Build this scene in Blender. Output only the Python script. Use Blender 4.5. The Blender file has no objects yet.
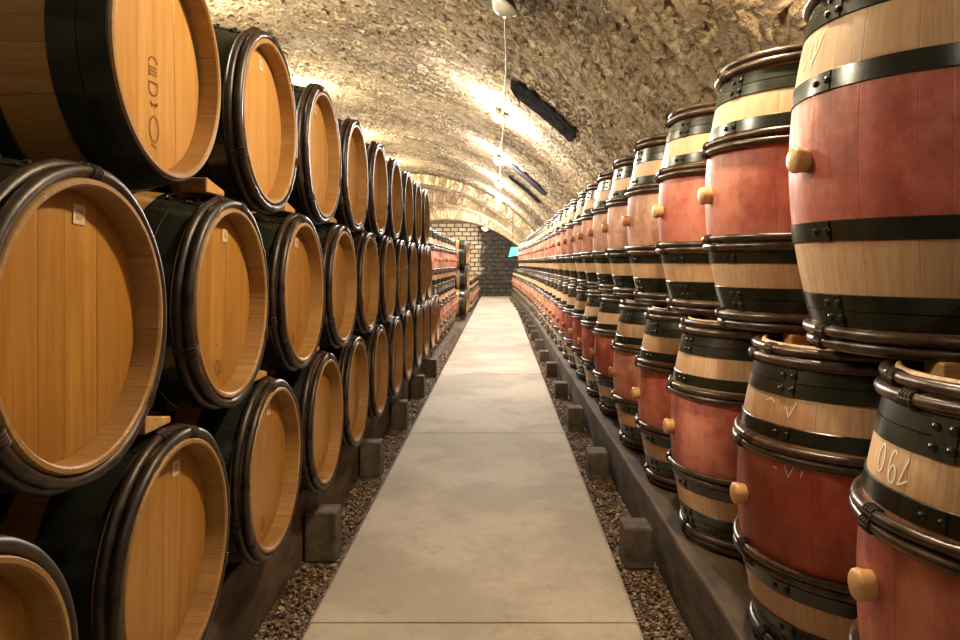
import bpy, math, random
from mathutils import Vector, Quaternion, noise
PI = math.pi
R = random.Random(7)
sc = bpy.context.scene
col = sc.collection
H = 1.3                                    # eye height above the path

# ------------------------------------------------------------------ materials
class N:
    def __init__(s, name):
        s.m = bpy.data.materials.new(name); s.m.use_nodes = True
        s.t = s.m.node_tree; s.n = s.t.nodes; s.l = s.t.links
        s.b = s.n['Principled BSDF']; s.o = s.n['Material Output']
    def add(s, typ, ins=None, **kw):
        nd = s.n.new(typ)
        for k, v in kw.items(): setattr(nd, k, v)
        for k, v in (ins or {}).items(): s.set(nd.inputs[k], v)
        return nd
    def set(s, sock, v):
        if isinstance(v, bpy.types.NodeSocket): s.l.new(v, sock)
        elif isinstance(v, tuple) and len(v) == 3 and sock.type == 'RGBA': sock.default_value = (*v, 1)
        else: sock.default_value = v
    def math(s, op, a, b=0.0, c=0.0, clamp=False):
        nd = s.n.new('ShaderNodeMath'); nd.operation = op; nd.use_clamp = clamp
        for i, v in enumerate((a, b, c)): s.set(nd.inputs[i], v)
        return nd.outputs[0]
    def mapr(s, v, a, b, c=0.0, d=1.0, smooth=True):
        nd = s.n.new('ShaderNodeMapRange'); nd.interpolation_type = 'SMOOTHSTEP' if smooth else 'LINEAR'
        for i, x in enumerate((v, a, b, c, d)): s.set(nd.inputs[i], x)
        return nd.outputs[0]
    def mix(s, f, a, b, mode='MIX'):
        nd = s.n.new('ShaderNodeMix'); nd.data_type = 'RGBA'; nd.blend_type = mode
        s.set(nd.inputs[0], f); s.set(nd.inputs[6], a); s.set(nd.inputs[7], b)
        return nd.outputs[2]
    def noise(s, vec, scale, detail=4, rough=.55):
        return s.add('ShaderNodeTexNoise', {'Vector': vec, 'Scale': scale, 'Detail': detail, 'Roughness': rough}).outputs[0]
    def mapping(s, vec, scale=(1, 1, 1), loc=(0, 0, 0)):
        return s.add('ShaderNodeMapping', {'Vector': vec, 'Scale': scale, 'Location': loc}).outputs[0]
    def coord(s, k='Object'): return s.add('ShaderNodeTexCoord').outputs[k]
    def sep(s, v): return s.add('ShaderNodeSeparateXYZ', {0: v}).outputs
    def comb(s, x=0., y=0., z=0.): return s.add('ShaderNodeCombineXYZ', {0: x, 1: y, 2: z}).outputs[0]
    def fin(s, color=None, rough=None, h=None, dist=.01, strength=.6, **kw):
        if color is not None: s.set(s.b.inputs['Base Color'], color)
        if rough is not None: s.set(s.b.inputs['Roughness'], rough)
        for k, v in kw.items(): s.set(s.b.inputs[k.replace('_', ' ')], v)
        if h is not None:
            bp = s.add('ShaderNodeBump', {'Strength': strength, 'Distance': dist, 'Height': h})
            s.l.new(bp.outputs[0], s.b.inputs['Normal'])
        return s.m

def rnd(s): return s.add('ShaderNodeObjectInfo').outputs['Random']

def m_head(name, c1, c2, c3):
    s = N(name); p = s.coord(); x, y, z = s.sep(p); r = rnd(s)
    off = s.math('MULTIPLY', r, 17.0)
    w = s.math('ADD', s.math('MULTIPLY', y, 9.5), off)
    w = s.math('ADD', w, s.math('MULTIPLY', s.math('SINE', s.math('MULTIPLY', w, 2.3)), .22))
    idx = s.math('FLOOR', w); fr = s.math('FRACT', w)
    pl = s.add('ShaderNodeTexWhiteNoise', {'W': s.math('ADD', idx, off)}, noise_dimensions='1D').outputs[0]
    gv = s.comb(s.math('ADD', s.math('MULTIPLY', x, 1.6), s.math('MULTIPLY', pl, 9.)), s.math('MULTIPLY', y, 34.), off)
    g = s.noise(gv, 1.6, 6, .65)
    big = s.noise(s.comb(s.math('ADD', x, off), y, pl), 3.5, 3)
    c = s.mix(s.mapr(g, .3, .72), c1, c2)
    c = s.mix(s.math('MULTIPLY', pl, .55), c, c3)
    c = s.mix(s.mapr(big, .5, .8, 0, .45), c, (c1[0] * .6, c1[1] * .5, c1[2] * .45))
    seam = s.mapr(s.math('ABSOLUTE', s.math('SUBTRACT', fr, .5)), .485, .497)
    c = s.mix(s.math('MULTIPLY', seam, .6), c, (c1[0] * .3, c1[1] * .26, c1[2] * .22))
    return s.fin(c, .36, s.math('SUBTRACT', s.math('MULTIPLY', g, .3), seam), .003, .5)

def m_stave(name, pale1, pale2, stain):
    """oak staves side by side around local Z; STAIN: a wine-soaked belly in the object's own colour"""
    s = N(name); p = s.coord(); x, y, z = s.sep(p); r = rnd(s); off = s.math('MULTIPLY', r, 23.)
    a = s.math('ARCTAN2', y, x)
    w = s.math('ADD', s.math('MULTIPLY', a, 27 / (2 * PI)), 40.)
    w = s.math('ADD', w, s.math('MULTIPLY', s.math('SINE', s.math('ADD', s.math('MULTIPLY', w, 1.9), off)), .25))
    idx = s.math('FLOOR', w); fr = s.math('FRACT', w)
    pl = s.add('ShaderNodeTexWhiteNoise', {'W': s.math('ADD', idx, off)}, noise_dimensions='1D').outputs[0]
    gv = s.comb(s.math('MULTIPLY', w, 5.), s.math('ADD', s.math('MULTIPLY', z, 5.), off), pl)
    g = s.noise(gv, 1.7, 6, .65)
    c = s.mix(s.mapr(g, .3, .72), pale1, pale2)
    c = s.mix(s.math('MULTIPLY', pl, .45), c, (pale1[0] * .72, pale1[1] * .62, pale1[2] * .5))
    seam = s.mapr(s.math('ABSOLUTE', s.math('SUBTRACT', fr, .5)), .484, .498)
    if stain:
        n3 = s.noise(s.add('ShaderNodeVectorMath', {0: p, 1: s.comb(off, off, off)}, operation='ADD').outputs[0], 3.2, 6, .62)
        blot = s.noise(s.add('ShaderNodeVectorMath', {0: s.mapping(p, (1, 1, .55)), 1: s.comb(off, 3., off)}, operation='ADD').outputs[0], 8., 6, .7)
        d = s.math('ADD', s.math('ABSOLUTE', z), s.math('MULTIPLY', s.math('SUBTRACT', n3, .5), .16))
        mask = s.mapr(d, .19, .15)
        oc = s.add('ShaderNodeObjectInfo').outputs['Color']
        pl2 = s.add('ShaderNodeVectorMath', {0: s.mapping(p, (.7, .7, 3.4)), 1: s.comb(off, 1., off)}, operation='ADD').outputs[0]
        strk = s.noise(pl2, 4.5, 6, .68)
        dk = s.mix(1.0, oc, (.42, .24, .22), 'MULTIPLY')
        st = s.mix(s.mapr(blot, .34, .66), dk, oc)
        st = s.mix(s.mapr(strk, .42, .7, 0, .6), st, dk)
        st = s.mix(s.mapr(n3, .48, .68, 0, .75), st, s.mix(.5, oc, (.88, .50, .36)))
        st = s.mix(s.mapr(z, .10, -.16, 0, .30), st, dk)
        st = s.mix(s.mapr(g, .45, .75, 0, .25), st, dk)
        st = s.mix(s.math('MULTIPLY', pl, .18), st, dk)
        splash = s.math('MAXIMUM', s.mapr(n3, .56, .66, 0, .6), s.mapr(blot, .62, .74, 0, .4))
        c = s.mix(s.mapr(blot, .5, .75, 0, .35), c, (pale1[0] * .6, pale1[1] * .5, pale1[2] * .42)); c = s.mix(splash, c, s.mix(.6, c, oc))
        c = s.mix(s.math('MULTIPLY', mask, .93), c, st)
    c = s.mix(s.math('MULTIPLY', seam, .22 if stain else .4), c, (.06, .025, .015))
    if stain:                                   # shade inside the rim, painted dark onto the inner chime
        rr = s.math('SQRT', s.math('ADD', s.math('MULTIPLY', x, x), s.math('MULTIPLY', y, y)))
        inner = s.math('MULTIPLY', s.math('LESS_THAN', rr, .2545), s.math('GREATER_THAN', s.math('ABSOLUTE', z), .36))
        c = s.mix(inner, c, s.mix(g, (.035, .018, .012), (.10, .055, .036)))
    return s.fin(c, s.mapr(g, .3, .7, .42, .6), s.math('SUBTRACT', s.math('MULTIPLY', g, .3), seam), .003, .5)

def m_flat(name, c1, c2, scale, rough=.6, bump=.3, dist=.004, stretch=(1, 1, 1), **kw):
    s = N(name); p = s.mapping(s.coord(), stretch)
    g = s.noise(p, scale, 6, .65)
    return s.fin(s.mix(s.mapr(g, .32, .7), c1, c2), rough, g, dist, bump, **kw)

M = {}
M['head'] = m_head('oak_head', (.38, .180, .029), (.52, .290, .066), (.31, .135, .021))
M['head_pale'] = m_head('pale_oak_head', (.55, .295, .085), (.68, .42, .15), (.48, .24, .06))
M['head_shade'] = m_head('shade_dark_head', (.16, .06, .032), (.24, .10, .05), (.12, .035, .022))  # standing barrels' heads coloured dark for the shade between the tiers
M['stave'] = m_stave('oak_staves', (.29, .155, .045), (.42, .25, .082), False)
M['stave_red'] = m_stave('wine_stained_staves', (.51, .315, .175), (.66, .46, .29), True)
M['iron'] = m_flat('black_iron', (.006, .0085, .0055), (.017, .021, .014), 14, .26, .3, .002, Coat_Weight=.15)
M['hoop'] = m_flat('chestnut_hoop', (.022, .013, .009), (.095, .057, .038), 26, .30, .5, .003)
M['hoop_dark'] = m_flat('dark_chestnut_hoop', (.012, .008, .006), (.05, .031, .021), 26, .42, .5, .003)
M['lash'] = m_flat('lashing', (.03, .017, .010), (.07, .042, .025), 60, .7, .6, .003)
M['bung'] = m_flat('bung', (.60, .36, .14), (.72, .46, .2), 20, .42, .1, Subsurface_Weight=.0)
M['bung_brown'] = m_flat('brown_bung', (.30, .135, .065), (.42, .20, .10), 20, .5, .1)
M['timber'] = m_flat('old_timber', (.03, .021, .013), (.14, .098, .06), 7, .8, .7, .012, (1, .35, 1))
M['timber2'] = m_flat('block_timber', (.055, .042, .03), (.17, .13, .092), 9, .8, .6, .008)
M['wedge'] = m_flat('wedge_oak', (.42, .24, .08), (.62, .38, .15), 16, .6, .3, .003, (.4, 2, 2))
M['chalk'] = m_flat('chalk', (.80, .76, .66), (.86, .83, .74), 40, .9, .2)
M['ink'] = m_flat('burnt_mark', (.20, .085, .02), (.28, .125, .035), 40, .8, .1)
M['faded'] = m_flat('faded_ink', (.42, .31, .19), (.5, .38, .25), 30, .7, .1)
M['paper'] = m_flat('paper', (.62, .50, .34), (.72, .60, .43), 30, .7, .1)
M['cable'] = m_flat('cable', (.55, .5, .42), (.62, .57, .5), 20, .5, .1)
M['black'] = m_flat('black_plastic', (.012, .012, .012), (.022, .022, .022), 20, .4, .1)
M['slate'] = m_flat('dark_slate', (.013, .013, .014), (.038, .038, .040), 9, .75, .6, .01)
M['slate'].node_tree.nodes['Principled BSDF'].inputs['Specular IOR Level'].default_value = 0

def m_concrete():
    s = N('concrete'); p = s.coord('Object'); x, y, z = s.sep(p)
    a = s.noise(p, 1.1, 5, .6); b = s.noise(p, 22, 6, .7); c3 = s.noise(s.mapping(p, (1, 1, 1), (5, 2, 0)), 5.5, 5, .7)
    c = s.mix(s.mapr(a, .42, .58), (.385, .345, .27), (.52, .475, .385))
    c = s.mix(s.mapr(b, .35, .75, 0, .35), c, (.33, .27, .18))
    c = s.mix(s.mapr(c3, .54, .72, 0, .45), c, (.27, .225, .16))
    return s.fin(c, .72, s.math('ADD', b, s.math('MULTIPLY', c3, .6)), .004, .35)
M['concrete'] = m_concrete()

def m_gravel(name, sc_):
    s = N(name); p = s.coord('Object')
    v = s.add('ShaderNodeTexVoronoi', {'Vector': p, 'Scale': sc_}); e = s.add('ShaderNodeTexVoronoi', {'Vector': p, 'Scale': sc_}, feature='DISTANCE_TO_EDGE').outputs[0]
    cr = s.sep(v.outputs['Color'])[0]
    c = s.add('ShaderNodeValToRGB', {0: cr}); el = c.color_ramp.elements
    el[0].position = 0; el[0].color = (.075, .048, .030, 1); el[1].position = 1; el[1].color = (.40, .30, .19, 1)
    for q, k in ((.35, (.15, .10, .065)), (.7, (.24, .165, .10))):
        x = el.new(q); x.color = (*k, 1)
    cc = s.mix(s.mapr(e, 0, .08), (.03, .02, .012), c.outputs[0])
    return s.fin(cc, .75, s.mapr(e, 0, .25), .02, .9)
M['gravel'] = m_gravel('gravel_ground', 42)
def m_pebble():
    s = N('pebbles'); p = s.coord('Object')
    c = s.add('ShaderNodeValToRGB', {0: s.add('ShaderNodeNewGeometry').outputs['Random Per Island']}); el = c.color_ramp.elements
    el[0].color = (.07, .043, .027, 1); el[1].color = (.46, .36, .24, 1)
    for q, k in ((.4, (.15, .10, .062)), (.75, (.25, .165, .10))):
        x = el.new(q); x.color = (*k, 1)
    return s.fin(c.outputs[0], .65)
M['pebble'] = m_pebble()

def m_vault(name, su, sv, tone=1.0, depth=.05, dark=1.0):
    """rubble masonry laid out in the unrolled (UV, metre) surface of the vault"""
    s = N(name); uv = s.add('ShaderNodeUVMap', uv_map='UVMap').outputs[0]
    u, v, _ = s.sep(uv)
    wob = s.add('ShaderNodeTexNoise', {'Vector': uv, 'Scale': 2.2, 'Detail': 3}).outputs['Color']
    wv = s.add('ShaderNodeVectorMath', {0: s.add('ShaderNodeVectorMath', {0: wob, 1: (.5, .5, .5)}, operation='SUBTRACT').outputs[0], 'Scale': .10}, operation='SCALE').outputs[0]
    q = s.add('ShaderNodeVectorMath', {0: uv, 1: wv}, operation='ADD').outputs[0]
    q = s.mapping(q, (su, sv, 1))
    kw = {'Vector': q, 'Scale': 1.0, 'Randomness': 1.0}
    f1 = s.add('ShaderNodeTexVoronoi', kw, voronoi_dimensions='2D'); ed = s.add('ShaderNodeTexVoronoi', kw, voronoi_dimensions='2D', feature='DISTANCE_TO_EDGE').outputs[0]
    cr, cg, cb = s.sep(f1.outputs['Color'])
    fine = s.noise(uv, 34, 6, .75); mid = s.noise(uv, 11, 6, .7); large = s.noise(uv, .8, 4)
    pit = s.noise(s.mapping(uv, (1, 1, 1), (3.3, 7.1, 0)), 15, 4, .6)
    edn = s.math('ADD', ed, s.math('MULTIPLY', s.math('SUBTRACT', mid, .5), .55))
    stone = s.mapr(edn, -.01, .20)
    keep = s.mapr(cb, .12, .3)                         # some stones lie deep in the mortar
    stone = s.math('MULTIPLY', stone, s.math('ADD', .25, s.math('MULTIPLY', keep, .75)))
    ramp = s.add('ShaderNodeValToRGB', {0: cr}); el = ramp.color_ramp.elements
    t = tone
    el[0].color = (.20 * t, .13 * t, .07 * t, 1); el[1].color = (.74 * t, .61 * t, .41 * t, 1)
    for k, cc in ((.35, (.40, .29, .16)), (.7, (.55, .42, .255))):
        e = el.new(k); e.color = (cc[0] * t, cc[1] * t, cc[2] * t, 1)
    c = s.mix(s.mapr(mid, .42, .7, 0, .6), ramp.outputs[0], (.21 * t, .14 * t, .075 * t))
    c = s.mix(s.mapr(fine, .4, .7, 0, .5), c, (.62 * t, .49 * t, .32 * t))
    mort = s.mix(s.mapr(large, .38, .62), (.095 * t, .062 * t, .034 * t), (.34 * t, .255 * t, .15 * t))
    c = s.mix(stone, mort, c)
    c = s.mix(s.mapr(pit, .60, .70, 0, .75 * dark), c, (.055 * t, .036 * t, .020 * t))
    hgt = s.math('ADD', s.math('MULTIPLY', stone, s.math('ADD', .5, s.math('MULTIPLY', cg, .5))), s.math('ADD', s.math('MULTIPLY', mid, .9), s.math('MULTIPLY', fine, .4)))
    hgt = s.math('SUBTRACT', hgt, s.mapr(pit, .58, .72, 0, .55 * dark))
    d = s.add('ShaderNodeDisplacement', {'Height': hgt, 'Midlevel': 1.1, 'Scale': depth})
    s.l.new(d.outputs[0], s.o.inputs['Displacement'])
    s.m.displacement_method = 'BOTH'
    return s.fin(c, .9)
M['vault'] = m_vault('rubble_vault', 6.2, 7.0, .72, .052)
M['rib'] = m_vault('dressed_rib_stone', 8.5, 3.0, 1.1, .015, .4)

def m_endwall():
    s = N('blackened_ashlar'); p = s.coord('Object'); x, y, z = s.sep(p)
    q = s.comb(s.math('ADD', x, s.math('MULTIPLY', s.noise(p, 3, 3), .06)), s.math('ADD', z, s.math('MULTIPLY', s.noise(p, 2.2, 3), .06)), 0.)
    bk = s.add('ShaderNodeTexBrick', {'Vector': q, 'Color1': (.70, .58, .42), 'Color2': (.50, .39, .26), 'Mortar': (.06, .045, .03), 'Scale': 1., 'Mortar Size': .028, 'Mortar Smooth': .3, 'Bias': .1, 'Brick Width': .31, 'Row Height': .17})
    g = s.noise(p, 6, 6, .7); n = s.noise(s.mapping(p, (1, 1, .5)), 1.3, 5, .65)
    c = s.mix(s.mapr(g, .35, .75, 0, .5), bk.outputs[0], (.42, .32, .21))
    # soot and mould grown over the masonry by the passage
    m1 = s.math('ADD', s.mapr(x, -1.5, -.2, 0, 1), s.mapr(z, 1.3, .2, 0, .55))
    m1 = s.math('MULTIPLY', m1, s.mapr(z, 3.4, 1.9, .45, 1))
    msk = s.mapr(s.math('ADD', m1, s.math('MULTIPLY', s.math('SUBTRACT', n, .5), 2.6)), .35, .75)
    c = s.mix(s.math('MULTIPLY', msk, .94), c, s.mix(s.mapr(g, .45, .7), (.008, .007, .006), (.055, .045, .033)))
    return s.fin(c, .9, s.math('SUBTRACT', g, bk.outputs['Fac']), .03, .8)
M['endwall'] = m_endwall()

def m_emit(name, c, strength, base=(.8, .8, .8)):
    s = N(name); s.fin(base, .25)
    s.b.inputs['Emission Color'].default_value = (*c, 1); s.b.inputs['Emission Strength'].default_value = strength
    return s.m
M['lit'] = m_emit('lit_globe', (1, .93, .82), 30)
M['teal'] = m_emit('teal_sign', (.04, .78, .72), 1.1, (.05, .5, .46))
def m_glass():
    s = N('frosted_glass'); g = s.noise(s.coord(), 6, 3)
    return s.fin(s.mix(g, (.78, .78, .75), (.93, .93, .92)), .10, g, .01, .5, Coat_Weight=.5)
M['glass'] = m_glass()

# ------------------------------------------------------------------ mesh helpers
class MB:
    def __init__(s): s.v = []; s.f = []; s.uv = []
    def add(s, vs, fs):
        b = len(s.v); s.v += [tuple(v) for v in vs]; s.f += [tuple(b + i for i in f) for f in fs]
    def box(s, lo, hi, taper=0):
        (a, b, c), (d, e, f) = lo, hi; t = taper
        s.add([(a, b, c), (d, b, c), (d, e, c), (a, e, c), (a + t, b + t, f), (d - t, b + t, f), (d - t, e - t, f), (a + t, e - t, f)],
              [(0, 3, 2, 1), (4, 5, 6, 7), (0, 1, 5, 4), (1, 2, 6, 5), (2, 3, 7, 6), (3, 0, 4, 7)])
    def tube(s, pts, r, n=8, closed=False, rad=None):
        """round tube along PTS"""
        k = len(pts); P = [Vector(p) for p in pts]; rings = []
        for i in range(k):
            a = P[i - 1] if (i or closed) else P[i]; b = P[(i + 1) % k] if (i < k - 1 or closed) else P[i]
            t = (b - a).normalized()
            up = Vector((0, 0, 1)) if abs(t.z) < .9 else Vector((1, 0, 0))
            x = t.cross(up).normalized(); y = x.cross(t)
            rr = r * (rad[i] if rad else 1)
            rings.append([P[i] + x * rr * math.cos(2 * PI * j / n) + y * rr * math.sin(2 * PI * j / n) for j in range(n)])
        vs = [v for q in rings for v in q]; fs = []
        for i in range(k if closed else k - 1):
            i2 = (i + 1) % k
            for j in range(n): fs.append((i * n + j, i * n + (j + 1) % n, i2 * n + (j + 1) % n, i2 * n + j))
        if not closed: fs += [tuple(reversed(range(n))), tuple((k - 1) * n + j for j in range(n))]
        s.add(vs, fs)
    def lathe(s, prof, n=64, closed=False, cap0=False, cap1=False, ctr=(0, 0), wob=None):
        k = len(prof); vs = []; fs = []
        for i, (r, z) in enumerate(prof):
            for j in range(n):
                a = 2 * PI * j / n
                vs.append((ctr[0] + r * math.cos(a), ctr[1] + r * math.sin(a), z))
        for i in range(k if closed else k - 1):
            i2 = (i + 1) % k
            for j in range(n): fs.append((i * n + j, i * n + (j + 1) % n, i2 * n + (j + 1) % n, i2 * n + j))
        if cap0: fs.append(tuple(reversed(range(n))))
        if cap1: fs.append(tuple((k - 1) * n + j for j in range(n)))
        s.add(vs, fs)
    def mesh(s, name, smooth=None):
        me = bpy.data.meshes.new(name); me.from_pydata(s.v, [], s.f); me.validate(); me.update()
        if smooth:
            for p in me.polygons: p.use_smooth = True
            me.set_sharp_from_angle(angle=math.radians(smooth))
        return me

def link(name, me, mat, parent=None, loc=None):
    o = bpy.data.objects.new(name, me); col.objects.link(o)
    if mat is not None and not me.materials: me.materials.append(mat)
    if parent is not None: o.parent = parent
    if loc: o.location = loc
    return o
def tag(o, label, cat, group=None):
    o['label'] = label; o['category'] = cat
    if group: o['group'] = group
    return o
def thing(name, label, cat, loc=(0, 0, 0), group=None):
    o = bpy.data.objects.new(name, None); col.objects.link(o); o.location = loc; o.empty_display_size = .1
    return tag(o, label, cat, group)
def struct(name, me, mat):
    o = link(name, me, mat); o['kind'] = 'structure'; return o
def bevel(o, w=.004, seg=2):
    b = o.modifiers.new('edge', 'BEVEL'); b.width = w; b.segments = seg; b.limit_method = 'ANGLE'; return o

ORD = ('first second third fourth fifth sixth seventh eighth ninth tenth eleventh twelfth thirteenth fourteenth fifteenth sixteenth seventeenth eighteenth nineteenth twentieth '
       'twenty-first twenty-second twenty-third twenty-fourth twenty-fifth twenty-sixth twenty-seventh twenty-eighth twenty-ninth thirtieth thirty-first thirty-second thirty-third '
       'thirty-fourth thirty-fifth thirty-sixth thirty-seventh thirty-eighth').split()

# ------------------------------------------------------------------ barrels
L2 = .43                                        # half length
class Kind:
    def __init__(s, rb, re): s.rb, s.re = rb, re
    def r(s, t): return s.rb - (s.rb - s.re) * (abs(t) / L2) ** 2.0
UP = Kind(.333, .262); LY = Kind(.328, .268)
DEPTH = .05
cache = {}
def get(key, fn):
    if key not in cache: cache[key] = fn()
    return cache[key]

def stave_mesh(K):
    mb = MB(); n = 26; prof = []
    th = .014
    prof += [(K.re - th - .004, -L2 + DEPTH + .008), (K.re - th, -L2 + .004), (K.re - th + .004, -L2), (K.re - .002, -L2)]
    prof += [(K.r(-L2 + 2 * L2 * i / n), -L2 + 2 * L2 * i / n + (.002 if i == 0 else -.002 if i == n else 0)) for i in range(n + 1)]
    prof += [(K.re - .002, L2), (K.re - th + .004, L2), (K.re - th, L2 - .004), (K.re - th - .004, L2 - DEPTH - .008)]
    mb.lathe(prof, 72)
    return mb.mesh('staves', 40)
def head_mesh(K, top):
    mb = MB(); r = K.re - .017; z = (L2 - DEPTH) * (1 if top else -1); dz = -.02 if top else .02
    pr = [(.0005, z), (r * .5, z), (r - .010, z), (r, z - .004 * (1 if top else -1)), (r, z + dz), (.0005, z + dz)]
    mb.lathe(pr if not top else list(reversed(pr)), 48)
    return mb.mesh('head', 30)
def metal_hoop_mesh(K, t0, t1, seam=None, line=True, seed=0):
    mb = MB(); th = .0035; prof = []
    ts = [t0, t0 + .002, (t0 + t1) / 2 - .0015, (t0 + t1) / 2, (t0 + t1) / 2 + .0015, t1 - .002, t1]
    of = [th * .4, th, th, th * .25 if line else th, th, th, th * .4]
    prof = [(K.r(t) + o, t) for t, o in zip(ts, of)] + [(K.r(t1) - .003, t1), (K.r(t0) - .003, t0)]
    mb.lathe(prof, 72, closed=True)
    if seam is not None:                       # overlapped riveted ends
        w = .075
        vs = []; fs = []; m = 7
        for i in range(m):
            a = seam + (i / (m - 1) - .5) * 2 * w
            for t, o in ((t0 + .001, .002), (t0 + .002, .0062), (t1 - .002, .0062), (t1 - .001, .002)):
                r = K.r(t) + o; vs.append((r * math.cos(a), r * math.sin(a), t))
        for i in range(m - 1):
            for j in range(3): fs.append((i * 4 + j, i * 4 + 4 + j, i * 4 + 5 + j, i * 4 + 1 + j))
        fs += [(0, 1, 2, 3), tuple(reversed([(m - 1) * 4 + j for j in range(4)]))]
        mb.add(vs, fs)
        rows = (t0 + (t1 - t0) * .27, t0 + (t1 - t0) * .73) if t1 - t0 > .05 else ((t0 + t1) / 2,)
        for da in (-.055, .055):
            for t in rows:
                a = seam + da; r = K.r(t) + .0055
                c = Vector((r * math.cos(a), r * math.sin(a), t)); nx = Vector((math.cos(a), math.sin(a), 0)); tx = Vector((-math.sin(a), math.cos(a), 0)); tz = Vector((0, 0, 1))
                vs = []; k = 8
                for rr, h in ((.0085, 0), (.0075, .004), (.004, .0068)):
                    for j in range(k):
                        q = 2 * PI * j / k; vs.append(c + tx * rr * math.cos(q) + tz * rr * math.sin(q) + nx * h)
                fs = [(i * k + j, i * k + (j + 1) % k, (i + 1) * k + (j + 1) % k, (i + 1) * k + j) for i in range(2) for j in range(k)] + [tuple(2 * k + j for j in range(k))]
                mb.add(vs, fs)
    return mb.mesh('metal_hoop', 35)
def wood_hoop_mesh(K, t, rr, seed):
    q = random.Random(seed); n = 84; nodes = [q.uniform(0, 2 * PI) for _ in range(7)]
    pts, rad = [], []
    ph = q.uniform(0, 6)
    for i in range(n):
        a = 2 * PI * i / n; b = 1 + .05 * math.sin(3 * a + ph) + .04 * math.sin(7 * a + ph)
        for nd in nodes:
            d = abs((a - nd + PI) % (2 * PI) - PI); b += .16 * math.exp(-(d / .03) ** 2) - .05 * math.exp(-((d - .08) / .03) ** 2)
        r = K.r(t) + rr * .86 + .0012 * math.sin(5 * a + ph)
        pts.append((r * math.cos(a), r * math.sin(a), t + .0018 * math.sin(2 * a + ph))); rad.append(b)
    mb = MB(); mb.tube(pts, rr, 10, True, rad)
    return mb.mesh('wooden_hoop', 60)
def lashing_mesh(K, ts, rr, seed, which):
    """a dark withy binding wound round one hoop"""
    q = random.Random(seed); mb = MB(); t = ts
    for k in (which,):
        a = q.uniform(-.2, .2) + k * 2 * PI / 3 + PI
        for w in range(4):
            b = a + (w - 1.5) * .028; r = K.r(t) + rr * .86
            c = Vector((r * math.cos(b), r * math.sin(b), t)); nx = Vector((math.cos(b), math.sin(b), 0)); tz = Vector((0, 0, 1))
            mb.tube([c + (nx * math.cos(x) + tz * math.sin(x)) * (rr * 1.10) for x in [2 * PI * i / 12 for i in range(12)]], .0034, 5, True)
    return mb.mesh('lashing', 60)
def bung_mesh(K, ang, t=0., long=.036):
    mb = MB(); mb.lathe([(.0005, -.02), (.0255, -.02), (.0275, long * .3), (.0302, long - .012), (.0285, long - .005), (.024, long - .001), (.012, long + .0015), (.0005, long + .002)], 24)
    me = mb.mesh('bung', 40); r = K.r(t)
    q = Vector((0, 0, 1)).rotation_difference(Vector((math.cos(ang), math.sin(ang), 0)))
    for v in me.vertices: v.co = q @ v.co + Vector((r * math.cos(ang), r * math.sin(ang), t))
    return me
def ribbon(pts, w, surf, nrm):
    """a drawn stroke: a thin strip W wide along PTS (2-D), laid on SURF(p)"""
    mb = MB(); k = len(pts); vs = []
    for i in range(k):
        a = Vector(pts[max(i - 1, 0)]); b = Vector(pts[min(i + 1, k - 1)]); t = (b - a)
        t = t.normalized() if t.length > 1e-9 else Vector((1, 0)); m = Vector((-t.y, t.x)) * w / 2
        for sgn in (-1, 1):
            vs.append(surf(pts[i][0] + m.x * sgn, pts[i][1] + m.y * sgn))
    return vs, [(2 * i, 2 * i + 1, 2 * i + 3, 2 * i + 2) for i in range(k - 1)]
def arc(cx, cy, rx, ry, a0, a1, n=16): return [(cx + rx * math.cos(a0 + (a1 - a0) * i / n), cy + ry * math.sin(a0 + (a1 - a0) * i / n)) for i in range(n + 1)]
def lines(*p):
    out = []
    for a, b in zip(p, p[1:]):
        for i in range(6): out.append((a[0] + (b[0] - a[0]) * i / 6, a[1] + (b[1] - a[1]) * i / 6))
    return out + [p[-1]]
def chalk(root, K, strokes, w, mat='chalk', name='chalk_mark'):
    """strokes in (metres along the girth seen from outside, height) about angle A0"""
    for a0, st in strokes:
        mb = MB()
        def surf(x, t):
            r = K.r(t) + .0012; a = a0 + x / K.rb; return (r * math.cos(a), r * math.sin(a), t)
        v, f = ribbon(st, w, surf, None); mb.add(v, f)
        o = link(name, mb.mesh(name), M[mat], root); o['label'] = 'white chalk stroke'
def head_mark(root, K, strokes, w, name='burnt_stamp'):
    """strokes in (metres towards the far end, metres up) on the head"""
    for st in strokes:
        mb = MB(); v, f = ribbon(st, w, lambda x, y: (-y, x, L2 - DEPTH + .0012), None); mb.add(v, f)
        o = link(name, mb.mesh(name), M['ink'], root); o['label'] = 'dark branded stroke'
def paper_tag(root, dx, dy, sz=.038, rot=0.):
    mb = MB(); z = L2 - DEPTH
    c, s_ = math.cos(rot), math.sin(rot); h = sz / 2; q = [(-h, -h), (h, -h), (h, h), (-h, h)]
    pp = [(dx + c * a - s_ * b, dy + s_ * a + c * b) for a, b in q]
    vs = [(-y, x, z + .0008) for x, y in pp] + [(-y, x, z + .0022) for x, y in pp]
    mb.add(vs, [(0, 1, 2, 3), (7, 6, 5, 4), (0, 4, 5, 1), (1, 5, 6, 2), (2, 6, 7, 3), (3, 7, 4, 0)])
    o = link('paper_tag', mb.mesh('paper_tag'), M['paper'], root)
    m2 = MB(); k = h * .5
    m2.add([(-(y * .5 + dy * .5), x * .5 + dx * .5, z + .0028) for x, y in pp], [(0, 1, 2, 3)])
    p = link('print', m2.mesh('print'), M['faded'], o); p['label'] = 'faded brown print'
    return o

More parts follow.
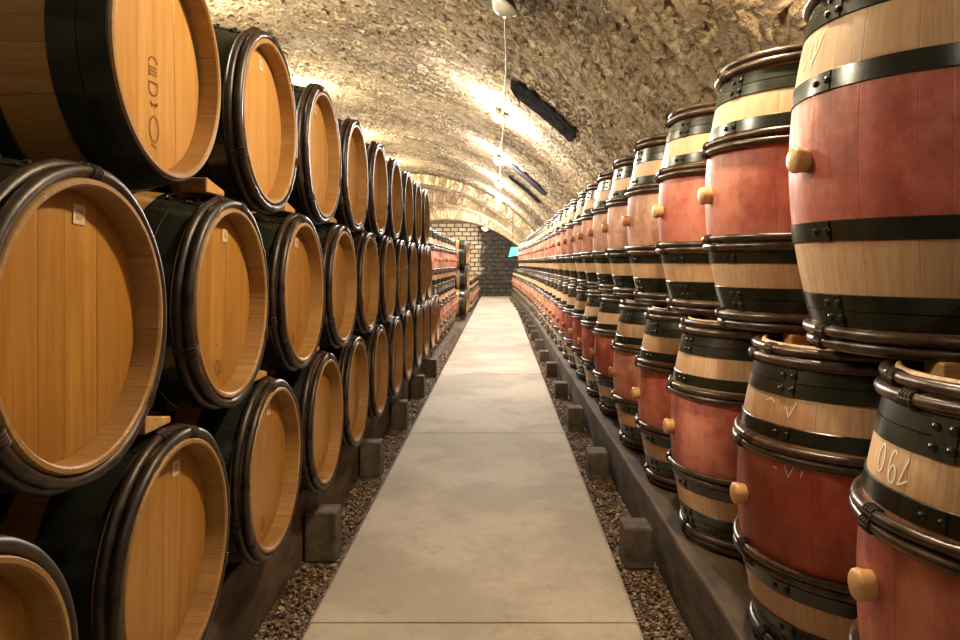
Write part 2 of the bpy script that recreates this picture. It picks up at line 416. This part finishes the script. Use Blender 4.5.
def barrel(name, kind, label, group, loc, quat=None, color=(.5, .08, .05, 1), style='chestnut', near=2, heads=(True, True), bung=PI, seed=0, seam=PI + .35, headmat='head', long=.036, bung_t=0., bungmat='bung'):
    """near: 2 all parts with rivets and lashings, 1 no lashings, 0 far away"""
    K = UP if kind == 'up' else LY; red = kind == 'up'
    root = thing(name, label, 'barrel', loc, group)
    if quat is not None: root.rotation_mode = 'QUATERNION'; root.rotation_quaternion = quat
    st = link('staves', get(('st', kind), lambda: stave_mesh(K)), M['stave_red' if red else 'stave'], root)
    st.color = color
    for top in (True, False):
        if heads[0 if top else 1]:
            h = link('head', get(('hd', kind, top, headmat), lambda: head_mesh(K, top)), M['head_shade' if red else headmat], root)
    sv = seed % 3
    rv = seam if near >= 1 else None
    sk = None if rv is None else sv
    seamv = None if rv is None else seam + (sv - 1) * .12
    def mh(t0, t1, line=True):
        link('metal_hoop', get(('mh', kind, t0, t1, sk, seam if rv else 0), lambda: metal_hoop_mesh(K, t0, t1, seamv, line)), M['iron'], root)
    def wh(t, rr=.0132):
        if not red: rr, t = .0128, math.copysign(.4175 if abs(t) > .4 else .391, t)
        o = link('wooden_hoop', get(('wh', kind, t, sv), lambda: wood_hoop_mesh(K, t, rr, sv * 31 + int(t * 1000))), M['hoop' if red else 'hoop_dark'], root)
        if near == 2:
            for k in (0, 1, 2):
                link('lashing', get(('la', kind, t, sv, k), lambda: lashing_mesh(K, t, rr, sv * 31 + int(t * 100) + k, k)), M['lash'], o)
    for sg in (1, -1):
        def q(a, b): return (a, b) if sg > 0 else (-b, -a)
        if style == 'chestnut':
            wh(.4135 * sg); wh(.3860 * sg)
            mh(*q(.296, .370)); mh(*q(.182, .222), False)
            wh(.1665 * sg, .0115); wh(.1425 * sg, .0115)
        elif style == 'half':                  # iron quarter hoops, chestnut only at the ends
            wh(.4135 * sg); wh(.3860 * sg)
            mh(*(q(.300, .371) if red else q(.255, .372))); mh(*q(.140, .186), False)
        else:                                  # iron only
            mh(*q(.318, .424)); mh(*q(.150, .215), False)
    if bung is not None:
        link('bung', get(('bu', kind, round(bung, 2), long, bung_t, bungmat), lambda: bung_mesh(K, bung, bung_t, long)), M[bungmat], root)
    return root

QL = Quaternion((0, 1, 0), PI / 2)              # lying, head towards +X
def lyq(roll): return QL @ Quaternion((0, 0, 1), roll)

# standing barrels on the long beam -----------------------------------------
def bend(z): return -.22 * (max(0., z - 13.) / 13.) ** 1.5
XA = 1.024
COL = {'red': (.74, .19, .15, 1), 'deep': (.56, .095, .065, 1), 'pink': (.80, .38, .30, 1), 'pale': (.82, .55, .43, 1)}
CW = {'red': 'red', 'deep': 'deep red', 'pink': 'pink', 'pale': 'pale'}
LOB, UPB = .222, 1.090                          # undersides of the two tiers
lower_z = [1.275, 1.978, 2.785, 3.487, 4.190, 5.07, 5.772, 6.6]
while lower_z[-1] < 25.4: lower_z.append(lower_z[-1] + .702)
upper_z = [1.605, 2.300]
while upper_z[-1] < 21.0: upper_z.append(upper_z[-1] + .701)
ucol = ['red', 'red', 'red', 'pale', 'pale', 'pale', 'pink', 'pale', 'pink', 'pink', 'pale']
lcol = ['red', 'deep', 'red', 'red', 'pink', 'deep', 'deep', 'red', 'red', 'red', 'pink']
upper, lower = [], []
for tier, zs, cs, base, out in (('upper', upper_z, ucol, UPB, upper), ('lower', lower_z, lcol, LOB, lower)):
    for i, z in enumerate(zs):
        c = cs[i] if i < len(cs) else R.choice(['pink', 'pink', 'pale', 'pale'])
        k = COL[c]; j = R.uniform(.88, 1.12); k = (k[0] * j, k[1] * j, k[2] * j, 1)
        lab = f"standing {CW[c]} barrel, {ORD[i]} along the long beam's {tier} tier from the path's near end"
        bg = ({0: PI + .07} if tier == 'upper' else {0: PI - .08}).get(i) or {1: PI + .02}.get(i, PI + R.choice((-.06, 0., .06)))
        lg = .034
        style = 'half' if (tier == 'upper' and i == 0) else 'chestnut'
        b = barrel('standing_barrel', 'up', lab, f'standing barrels, {tier} tier', (XA + bend(z) + (R.uniform(-.008, .008) if i > 2 else 0), z, base + L2 + (0 if i else .012 if tier == 'upper' else .019)),
                   color=k, style=style, near=2 if z < 7 else 1 if z < 12 else 0, bung=bg, long=lg, bungmat='bung' if i < (3 if tier == 'upper' else 4) or (tier == 'lower' and i == 7) else 'bung_brown', bung_t=.03 if tier == 'lower' and i == 0 else 0., seed=i + (0 if tier == 'upper' else 1), heads=(True, tier == 'upper'))
        out.append(b)
upper[0]['label'] = "huge standing red barrel with iron hoops and chalk loops, first of the upper tier"
upper[1]['label'] = "standing red barrel second in the upper tier, tan bung over its red belly"
lower[0]['label'] = "standing pinkish red barrel with white chalk figures 06L, first of the lower tier"
lower[1]['label'] = "standing deep red barrel with a small chalk V, second in the lower tier"
lower[2]['label'] = "standing red barrel with clean red belly, third in the lower tier above bare beam"
# chalk: on the first upper barrel and the first two lower ones
a0 = PI
chalk(upper[0], UP, [(a0, lines((-.085, .280), (-.088, .252), (-.078, .225))),
                     (a0, arc(-.035, .254, .018, .034, .6, 5.6)), (a0, arc(.012, .252, .012, .026, 0, 2 * PI)),
                     (a0, lines((.05, .285), (.036, .250), (.012, .214)))], .0045)
chalk(lower[0], UP, [(a0, arc(-.045, .264, .0125, .026, 2.4, 2.4 + 2 * PI)),
                     (a0, arc(.002, .259, .012, .029, .9, 4.4)), (a0, arc(.004, .246, .010, .016, PI, 3 * PI)),
                     (a0, lines((.045, .284), (.024, .232), (.050, .246)))], .0036)
chalk(lower[1], UP, [(PI + .56, lines((-.012, .124), (0, .096), (.014, .124))), (PI + .56, lines((-.05, .112), (-.035, .110))),
                     (PI + .56, lines((.040, .122), (.034, .104))), (PI + .48, lines((.0, .272), (.012, .246), (.034, .286))), (PI + .30, lines((-.02, .276), (0., .284), (.016, .276)))], .0034)

# small oak wedges lifting the upper tier
def wedge_mesh(a, b, c, h0, h1):
    mb = MB(); mb.add([(-a, -b, 0), (a, -b, 0), (a, b, 0), (-a, b, 0), (-a, -b, h0), (a, -b, h0), (a, b, h1), (-a, b, h1)],
                      [(0, 3, 2, 1), (4, 5, 6, 7), (0, 1, 5, 4), (1, 2, 6, 5), (2, 3, 7, 6), (3, 0, 4, 7)])
    return mb.mesh('oak_wedge')
wm = wedge_mesh(.028, .034, 0, 0.0535, .0535)
for i in range(9):
    z = lower_z[i]
    o = link('oak_wedge', wm, M['wedge'], None, (XA + bend(z) - .138, z + .110, LOB + 2 * L2 - DEPTH + (.022 if i == 0 else .003))); bevel(o, .006)
    tag(o, f"small oak wedge on top of the {ORD[i]} lower-tier standing barrel of the long beam", 'wedge', 'wedges under the upper standing barrels')

# lying barrels stacked in three tiers ----------------------------------------
XH = -.75; PITCH = .705
tiers = {'bottom': (.606, .965, 12), 'middle': (1.187, 1.297, 10), 'top': (1.765, 1.6225, 9)}
lying = {}
for nm, (zc, y0, n) in tiers.items():
    for i in range(n):
        y = y0 + i * PITCH
        lab = f"lying oak barrel, {ORD[i]} along the dark stack's {nm} tier from the path's near end"
        t1 = nm == 'top' and i == 0
        b = barrel('lying_barrel', 'ly', lab, f'lying barrels, {nm} tier', (XH - L2 + (R.uniform(-.006, .006) if i > 1 else 0), y, zc), lyq((0, .16, -.13, .08, -.2, .12)[(i * 2 + len(nm)) % 6] * .4),
                   style='iron' if t1 else 'half', near=2 if y < 5 else 1 if y < 6 else 0, bung=None, seed=i + len(nm), headmat='head_pale' if (nm == 'top' and i < 9) else 'head', heads=(True, False))
        lying[nm, i] = b
lying['top', 0]['label'] = 'lying barrel with iron hoops only and burnt letters on pale head, starts the top tier'
lying['top', 1]['label'] = 'lying barrel with chestnut hoops, paper tag on its pale head, second in top tier'
lying['middle', 0]['label'] = 'large lying barrel with orange oak head and paper tag, first of the middle tier'
lying['bottom', 0]['label'] = 'lying barrel cut by the bottom corner, first of the bottom tier'
for key, dx, dy in ((('middle', 0), .034, .205), (('middle', 1), .026, .195), (('top', 1), .026, .197), (('bottom', 1), .05, .190), (('bottom', 2), .03, .19), (('middle', 2), .02, .195), (('top', 2), .02, .2), (('bottom', 3), .02, .195), (('middle', 3), .02, .19)):
    paper_tag(lying[key], dx, dy, .037, R.uniform(-.1, .1))
head_mark(lying['top', 0], LY, [arc(-.005, -.155, .021, .030, 0, 2 * PI, 24), lines((-.02, -.098), (.014, -.098)), lines((.0, -.105), (.012, -.092)), lines((-.01, -.105), (-.022, -.092)),
    arc(-.006, -.062, .020, .016, PI, 2 * PI), lines((-.026, -.062), (-.026, -.048), (.014, -.048), (.014, -.062)), lines((-.024, -.03), (.012, -.03)), lines((-.024, -.022), (.012, -.022)), lines((-.024, -.014), (.012, -.014)), lines((-.024, -.036), (-.024, -.008)),
    arc(-.006, -.004, .020, .014, 0, PI), lines((-.02, -.19), (.005, -.199))], .0042)
for key in (('middle', 1), ('middle', 3), ('bottom', 2), ('middle', 2)):
    head_mark(lying[key], LY, [arc(-.01, -.185, .010, .020, 0, 2 * PI), lines((.01, -.16), (.018, -.195)), lines((-.02, -.12), (-.008, -.122)), arc(.012, -.205, .008, .012, 0, 4)], .005)
# wedges between the lying tiers
wl = wedge_mesh(.038, .062, 0, .042, .016)
for nm, zc, y0, up_, n in (('middle', 1.187, 1.297, 'top', 5), ('bottom', .606, .965, 'middle', 5)):
    for i in range(1, n + 1):
        y = y0 + i * PITCH
        o = link('oak_wedge', wl, M['wedge'], None, (XH - .085, y - .03, zc + .306)); bevel(o, .004)
        tag(o, f"oak wedge lying on the {ORD[i]} {nm}-tier lying barrel, under the {up_} tier", 'wedge', 'wedges between the lying barrels')

# beams, sleepers and blocks ---------------------------------------------------
def beam(name, label, x0, x1, z0, z1, ys, follow, group=None, rough=.006):
    mb = MB(); k = len(ys); q = random.Random(len(label)); vs = []; fs = []
    for y in ys:
        dx = bend(y) if follow else 0
        for (x, z) in ((x0, z0), (x1, z0), (x1, z1), (x0, z1)):
            vs.append((x + dx + q.uniform(-rough, rough), y, z + (q.uniform(-rough, 0) if z == z1 else 0)))
    for i in range(k - 1):
        for j in range(4): fs.append((i * 4 + j, i * 4 + (j + 1) % 4, i * 4 + 4 + (j + 1) % 4, i * 4 + 4 + j))
    fs += [(0, 1, 2, 3), tuple(reversed([(k - 1) * 4 + j for j in range(4)]))]
    fs = [tuple(reversed(f)) for f in fs]
    mb.add(vs, fs)
    o = bevel(link(name, mb.mesh(name), M['timber']), .012, 2)
    return tag(o, label, 'beam', group)
ys = [.7 + .5 * i for i in range(52)]
beam('timber_beam', 'long dark timber beam carrying the standing barrels, edge along the gravel', .69, .88, -.03, .220, ys, True)
beam('timber_beam', 'second timber beam under the standing barrels, hidden side by the vault', 1.18, 1.36, -.03, .220, ys, True)
ys2 = [.55 + .4 * i for i in range(22)]
beam('timber_beam', 'dark timber beam carrying the lying barrels, set back just behind their heads', -1.06, -.875, -.03, .284, ys2, False, rough=.003)
beam('timber_beam', 'dark timber beam under the back ends of the lying barrels', -1.56, -1.385, -.03, .290, ys2, False, rough=.003)
ys3 = [9.2 + .5 * i for i in range(13)]
beam('timber_plank', 'low plank under the standing barrels beyond the dark stack', -1.42, -1.0, -.03, .049, ys3, False, rough=.003)
KEEP = []
for i in range(19):                                                     # stubs beside the beam
    y = 1.78 + 1.25 * i + R.uniform(-.03, .03)
    if y > 25: break
    KEEP.append((y - .04, y + .25, 1)); mb = MB(); h = .14 + R.uniform(-.012, .012); mb.box((-.067, 0, -.03), (.062, .16 + R.uniform(-.02, .02), h), .004)
    o = bevel(link('timber_block', mb.mesh('timber_block'), M['timber2'], None, (.617 + bend(y) + R.uniform(-.012, 0), y, 0)), .01)
    tag(o, f"grey timber block beside the long beam, {ORD[i]} from the path's near end", 'block', 'blocks beside the long beam')
for i in range(6):                                                      # stubs beside the beam of the lying barrels
    y = 1.84 + 1.25 * i + R.uniform(-.03, .03)
    KEEP.append((y - .04, y + .20, -1)); mb = MB(); mb.box((-.865, 0, -.03), (-.732 + R.uniform(-.01, .01), .13, .192 + R.uniform(-.01, .01)), .003)
    o = bevel(link('timber_block', mb.mesh('timber_block'), M['timber2'], None, (0, y, 0)), .008)
    tag(o, f"timber block poking out under the lying barrels, {ORD[i]} from the path's near end", 'block', 'blocks beside the beam of the lying barrels')

# far side barrels ---------------------------------------------------------------
for tier, base in (('lower', .05), ('upper', .92)):
    for i in range(8):
        y = 9.52 + .715 * i
        if tier == 'upper': y -= 0.0
        k = COL[R.choice(['pink', 'pale', 'pink'])]
        barrel('standing_barrel', 'up', f"standing pink barrel, {ORD[i]} along the plank's {tier} tier, counted from the lying stack", f'standing barrels beyond the lying stack, {tier} tier',
               (-1.21, y, base + L2), color=k, near=0, bung=.0, bungmat='bung_brown', seed=i, heads=(True, False))
for t, (zc, off) in enumerate(((.376, 0), (.951, .3525), (1.526, 0))):
    for i in range(3 if t != 1 else 2):
        barrel('lying_barrel', 'ly', f"lying barrel {('low down', 'halfway up', 'on top')[t]} in the small far stack, {ORD[i]} from the pink barrels", 'lying barrels in the small far stack',
               (XH - L2 + .0, 16.35 + off + .705 * i, zc), lyq(0), style='half', near=0, bung=None, seed=i + t, headmat='head_pale', heads=(True, False))
beam('timber_rail', 'low rail under the small far stack of lying barrels', -1.0, -.9, -.03, .0505, [15.9, 16.5, 17.1, 17.7, 18.3], False, rough=.0005)
for i in range(9):
    barrel('standing_barrel', 'up', f"standing barrel in the single low row before the end wall, {ORD[i]} after the lying stack", 'standing barrels before the end wall',
           (-1.04, 19.2 + .71 * i, -.03 + L2), color=COL['pale'], near=0, bung=.0, bungmat='bung_brown', seed=i, heads=(True, False))

# ------------------------------------------------------------------ the cellar
VX, VZ, VR = -2.98, H - 2.64, 5.5
Y0, Y1, YR = -6.0, 27.3, 22.2
def vault_pt(a, r=VR, cx=VX, cz=VZ): return (cx + r * math.sin(a), cz + r * math.cos(a))   # a measured from the crown, + towards +x
def va(x): return math.asin((x - VX) / VR)
def vz(x): return VZ + math.sqrt(VR * VR - (x - VX) ** 2)
AF = math.acos((-.06 - VZ) / VR)                   # where the vault meets the ground
def grid(angs, yy):
    vs = []; uvs = []; fs = []; n = len(angs)
    for y in yy:
        for a in angs:
            x, z = vault_pt(a); vs.append((x, y, z)); uvs.append((a * VR, y))
    for i in range(len(yy) - 1):
        for j in range(n - 1): fs.append((i * n + j, i * n + j + 1, i * n + n + j + 1, i * n + n + j))
    me = bpy.data.meshes.new('ceiling'); me.from_pydata(vs, [], fs)
    ul = me.uv_layers.new(name='UVMap')
    for lp in me.loops: ul.data[lp.index].uv = uvs[lp.vertex_index]
    for p in me.polygons: p.use_smooth = True
    me.update(); return me
st = .034
aL, aR = va(-5.0), va(1.95)
dense = [aL + (aR - aL) * i / int((aR - aL) * VR / st) for i in range(int((aR - aL) * VR / st) + 1)]
left = [-AF + (aL + AF) * i / 30 for i in range(30)]
right = [aR + (AF - aR) * i / 20 for i in range(1, 21)]
yy = [Y0 + i * .3 for i in range(25)]
y = yy[-1] + .034
while y < YR + .4:
    yy.append(y); y += .034 + max(0, y - 5) * .0022
yy += [YR + 1, Y1 + .3]
ceil_o = struct('ceiling', grid(left + dense + right, yy), M['vault'])

# stepped ribs that narrow the vault before the end wall
ribs = [(22.3, 24.0, -2.98, H - 2.64, 5.2), (24.0, 25.7, -2.5, H - 2.55, 4.65), (25.7, 27.35, -1.95, H - 2.47, 4.08)]
for k, (ya, yb, cx, cz, r) in enumerate(ribs):
    vs, uvs, fs = [], [], []; n = 150; am = math.acos(max(-.99, (-.05 - cz) / r))
    for i in range(n + 1):
        a = -am + 2 * am * i / n
        x, z = cx + r * math.sin(a), cz + r * math.cos(a)
        # outer line: onto the main vault, along the same radius direction
        dx, dz = math.sin(a), math.cos(a); ox, oz = cx - VX, cz - VZ
        b_ = ox * dx + oz * dz; t = -b_ + math.sqrt(max(0, b_ * b_ - (ox * ox + oz * oz - (VR + .12) ** 2)))
        X, Z = cx + t * dx, max(cz + t * dz, -.05)
        ring = [(X, ya, Z), (x, ya, z)] + [(x, ya + (yb - ya) * j / 12, z) for j in range(1, 13)]
        us = [(a * r, ya - (t - r)), (a * r, ya)] + [(a * r, ya + (yb - ya) * j / 12) for j in range(1, 13)]
        vs += ring; uvs += us
    m = 14
    for i in range(n):
        for j in range(m - 1): fs.append((i * m + j, i * m + m + j, i * m + m + j + 1, i * m + j + 1))
    me = bpy.data.meshes.new('rib'); me.from_pydata(vs, [], fs); ul = me.uv_layers.new(name='UVMap')
    for lp in me.loops: ul.data[lp.index].uv = uvs[lp.vertex_index]
    me.update(); struct(f'trim_{k + 1}', me, M['rib'])

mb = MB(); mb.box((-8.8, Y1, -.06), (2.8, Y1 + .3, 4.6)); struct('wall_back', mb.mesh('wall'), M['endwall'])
mb = MB(); mb.box((-8.8, Y0 - .3, -.06), (2.8, Y0, 4.6)); struct('wall_front', mb.mesh('wall'), M['endwall'])
mb = MB(); mb.box((-9, Y0 - .3, -.25), (3, Y1 + .3, -.03)); struct('floor', mb.mesh('floor'), M['gravel'])

# the concrete path with its grooved joints
mb = MB(); prof = []
joints = [2.53 + 2.82 * k for k in range(-3, 9)]
yl = [Y0 + .01]
for j in joints: yl += [j - .35, j - .006, j - .003, j + .003, j + .006, j + .35]
yl.append(Y1 - .005); yl.sort()
xs = [-.687, -.677, -.4, -.1, .2, .494, .504]
rr_ = random.Random(3); vs = []
for y in yl:
    g = any(abs(y - j) < .004 for j in joints)
    for k, x in enumerate(xs):
        e = k in (0, len(xs) - 1)
        vs.append((x + (rr_.uniform(-.004, .004) if e else 0), y, (-.012 if g else (-.006 if e else 0))))
n = len(xs); fs = [(i * n + j, i * n + j + 1, i * n + n + j + 1, i * n + n + j) for i in range(len(yl) - 1) for j in range(n - 1)]
b = len(vs)
for i in range(len(yl)): vs += [(vs[i * n][0], yl[i], -.06), (vs[i * n + n - 1][0], yl[i], -.06)]
for i in range(len(yl) - 1):
    fs += [(b + 2 * i, i * n, i * n + n, b + 2 * i + 2), (i * n + n - 1, b + 2 * i + 1, b + 2 * i + 3, i * n + 2 * n - 1)]
mb.add(vs, fs); struct('floor_path', mb.mesh('path'), M['concrete'])

# loose gravel (uncountable)
def gravel():
    q = random.Random(11); mb = MB()
    base = [(0, 0, 1), (.89, 0, .45), (.28, .85, .45), (-.72, .53, .45), (-.72, -.53, .45), (.28, -.85, .45), (.72, .53, -.45), (-.28, .85, -.45), (-.89, 0, -.45), (-.28, -.85, -.45), (.72, -.53, -.45), (0, 0, -1)]
    fc = [(0, 1, 2), (0, 2, 3), (0, 3, 4), (0, 4, 5), (0, 5, 1), (1, 6, 2), (2, 7, 3), (3, 8, 4), (4, 9, 5), (5, 10, 1), (2, 6, 7), (3, 7, 8), (4, 8, 9), (5, 9, 10), (1, 10, 6), (11, 7, 6), (11, 8, 7), (11, 9, 8), (11, 10, 9), (11, 6, 10)]
    for x0, x1, cnt in ((.52, .658, 6500), (-.845, -.715, 6500)):
        for _ in range(cnt):
            y = 1.1 + 13 * q.random() ** 1.9; x = q.uniform(x0, x1)
            if any(a_ < y < b_ and (x > .53 if sd > 0 else x < -.70) for a_, b_, sd in KEEP if sd * x > 0): continue
            s = q.uniform(.005, .0125) * (1 if y < 6 else 1.3); a = q.uniform(0, 6.28); c, sn = math.cos(a), math.sin(a); fx, fy, fz = q.uniform(.7, 1.4), q.uniform(.6, 1), q.uniform(.4, .8)
            tx, ty = q.uniform(-.4, .4), q.uniform(-.4, .4); z = -.03 + s * .3 + q.uniform(0, .012)
            vs = []
            for (px, py, pz) in base:
                k = q.uniform(.8, 1.15); px, py, pz = px * fx * s * k, py * fy * s * k, pz * fz * s * k
                px, py = c * px - sn * py, sn * px + c * py
                vs.append((x + px, y + py, z + pz + tx * px + ty * py))
            mb.add(vs, fc)
    o = link('loose_gravel', mb.mesh('gravel'), M['pebble']); o['kind'] = 'stuff'
    return tag(o, 'brown loose gravel in the strips along both edges of the path', 'gravel')
gravel()

# ------------------------------------------------------------------ lamps
def dome(r, h, n=28, m=8): return [(max(r * math.cos(PI / 2 * i / m), .0004), -h * math.sin(PI / 2 * i / m)) for i in range(m + 1)]
def lamp(label, x, y, lit, group, drop=.075, tilt=None, power=0, color=(1, .85, .66), below=.2, size=.10):
    a = va(x); z = vz(x)
    root = thing('bulkhead_lamp', label, 'lamp', (x - drop * math.sin(a), y, z - drop * math.cos(a)), group)
    root.rotation_euler = (0, a if tilt is None else tilt, 0)
    mb = MB(); mb.lathe([(.0005, .045), (.06, .045), (.085, .02), (.106, 0), (.100, -.010), (.0005, -.010)], 32); link('lamp_base', mb.mesh('lamp_base', 40), M['cable' if lit else 'black'], root)
    mb = MB(); mb.lathe([(.098, -.010)] + dome(.098, .085)[1:], 32, cap1=False); link('glass_dome', mb.mesh('glass_dome', 60), M['lit' if lit else 'glass'], root)
    mb = MB(); mb.tube([(.104 * math.cos(2 * PI * i / 32), .104 * math.sin(2 * PI * i / 32), -.012) for i in range(32)], .007, 8, True); link('clamp_ring', mb.mesh('clamp_ring', 60), M['cable'], root)
    if power:
        ld = bpy.data.lights.new('lamp_light', 'POINT'); ld.energy = power; ld.color = color; ld.shadow_soft_size = size
        lo = bpy.data.objects.new('lamp_light', ld); col.objects.link(lo); lo.location = (x - (drop + below) * math.sin(a), y, z - (drop + below) * math.cos(a))
    return root
G1 = 'round lamps along the crown cable'
lamp('unlit round glass lamp at the near end of the ceiling cable', .085, 5.05, False, G1)
LY_ = [9.0, 12.9, 16.8, 20.6]
for i, y in enumerate(LY_):
    lamp(f"glowing round lamp on the ceiling cable, {ORD[i]} beyond the unlit one", .045, y, True, G1, power=160, color=(1, .91, .82))
lamp('glowing round lamp before the end wall, last on the ceiling cable', .0, 24.6, True, G1, drop=.9, tilt=.3, power=120, color=(1, .90, .78))
# lamps over the near end, above the frame, and the row on the far flank
lamp('added round key lamp overhead near the first barrels, above the view', .66, 2.15, True, G1, power=60, color=(1, .74, .44), size=.06)  # unseen key lamp, added off the cable row to light the lying heads
lamp('round lamp overhead behind the viewer', .35, -.6, True, G1, power=5, color=(1, .78, .55))
G2 = 'round lamps on the flank behind the lying barrels'
for i, y in enumerate((11.2, 2.7, 6.95, 15.45, 19.7)):
    lamp(('glowing lamp low on the vault, seen between two top-tier lying barrels', 'lamp on the far flank of the vault behind the first lying barrels', 'lamp on the far flank of the vault above the top tier',
          'lamp on the far flank of the vault hidden by top-tier barrels', 'glowing lamp low on the vault past the top tier')[i], -3.42, y, True, G2, power=215, color=(1, .88, .62))
# the cable clipped along the crown
def cable():
    mb = MB(); pts = []
    stops = [-.6, 2.6, 5.05] + LY_ + [22.1]
    for a, b in zip(stops, stops[1:]):
        for i in range(14):
            y = a + (b - a) * i / 14; t = i / 14; x = .075 - .003 * y + .012 * math.sin(y * 2.1)
            pts.append((x, y, vz(x) - .05 - .05 * math.sin(PI * t)))
    mb.tube(pts, .007, 6)
    return tag(link('ceiling_cable', mb.mesh('cable', 60), M['cable']), 'thin pale cable running along the vault crown from lamp to lamp', 'cable')
cable()

# dark slabs set across the vault flank
def slab(label, y0, y1, x0, x1, seed):
    mb = MB(); q = random.Random(seed); n = 18; a0_, a1_ = va(x0), va(x1); vs = []; fs = []
    for i in range(n + 1):
        a = a0_ + (a1_ - a0_) * i / n; w = q.uniform(-.018, .018)
        e = 0.35 * (y1 - y0) * (1 if i == 0 else .4 if i == 1 else 0)
        for (yy_, rr) in ((y0 + w + e * .3, VR + .04), (y1 + w - e, VR + .04), (y1 + w - e, VR - .035), (y0 + w + e * .3, VR - .035)):
            x, z = vault_pt(a, rr); vs.append((x, yy_, z))
    for i in range(n):
        for j in range(4): fs.append((i * 4 + j, i * 4 + (j + 1) % 4, i * 4 + 4 + (j + 1) % 4, i * 4 + 4 + j))
    fs += [(0, 1, 2, 3), tuple(reversed([n * 4 + j for j in range(4)]))]
    mb.add(vs, fs); return tag(link('ceiling_slab', mb.mesh('slab'), M['slate']), label, 'slab', 'dark slabs on the vault')
slab('large dark slate slab across the vault, beside the brightest lamp', 7.08, 7.70, .14, .80, 1)
slab('thin grey slate strip on the vault, upper of the two side by side', 12.6, 13.3, .22, .86, 2)
slab('thin black slate strip on the vault, lower of the two side by side', 14.35, 14.9, .22, .86, 3)

# teal exit sign by the last barrels
sg = thing('exit_light', 'small glowing teal sign hanging beyond the last standing barrels', 'sign', (.53, 21.75, 1.64))
mb = MB(); mb.add([(-.235, -.03, -.15), (.22, -.03, -.06), (.22, -.03, .15), (-.15, -.03, .15), (-.235, .03, -.15), (.22, .03, -.06), (.22, .03, .15), (-.15, .03, .15)],
    [(0, 1, 2, 3), (7, 6, 5, 4), (0, 4, 5, 1), (1, 5, 6, 2), (2, 6, 7, 3), (3, 7, 4, 0)])
bevel(link('light_panel', mb.mesh('light_panel'), M['teal'], sg), .006)
for x in (-.1, .18):
    mb = MB(); mb.tube([(x, 0, .14), (x, 0, vz(.53 + x) - 1.64 + .02)], .008, 8); link('hanger_rod', mb.mesh('hanger_rod', 60), M['black'], sg)

# ------------------------------------------------------------------ camera, world, view
cd = bpy.data.cameras.new('camera'); cam = bpy.data.objects.new('camera', cd); col.objects.link(cam)
cam.location = (0, 0, H); cam.rotation_euler = (PI / 2, 0, 0)
cd.sensor_width = 36; cd.lens = 700 / 960 * 36; cd.shift_x = -19 / 960; cd.shift_y = -57 / 960; cd.clip_start = .05; cd.clip_end = 100
sc.camera = cam
w = bpy.data.worlds.new('world'); sc.world = w; w.use_nodes = True
w.node_tree.nodes['Background'].inputs[0].default_value = (0, 0, 0, 1)
vs_ = sc.view_settings
vs_.view_transform = 'Standard'; vs_.look = 'None'; vs_.gamma = 1; vs_.use_curve_mapping = False; vs_.exposure = 1.1
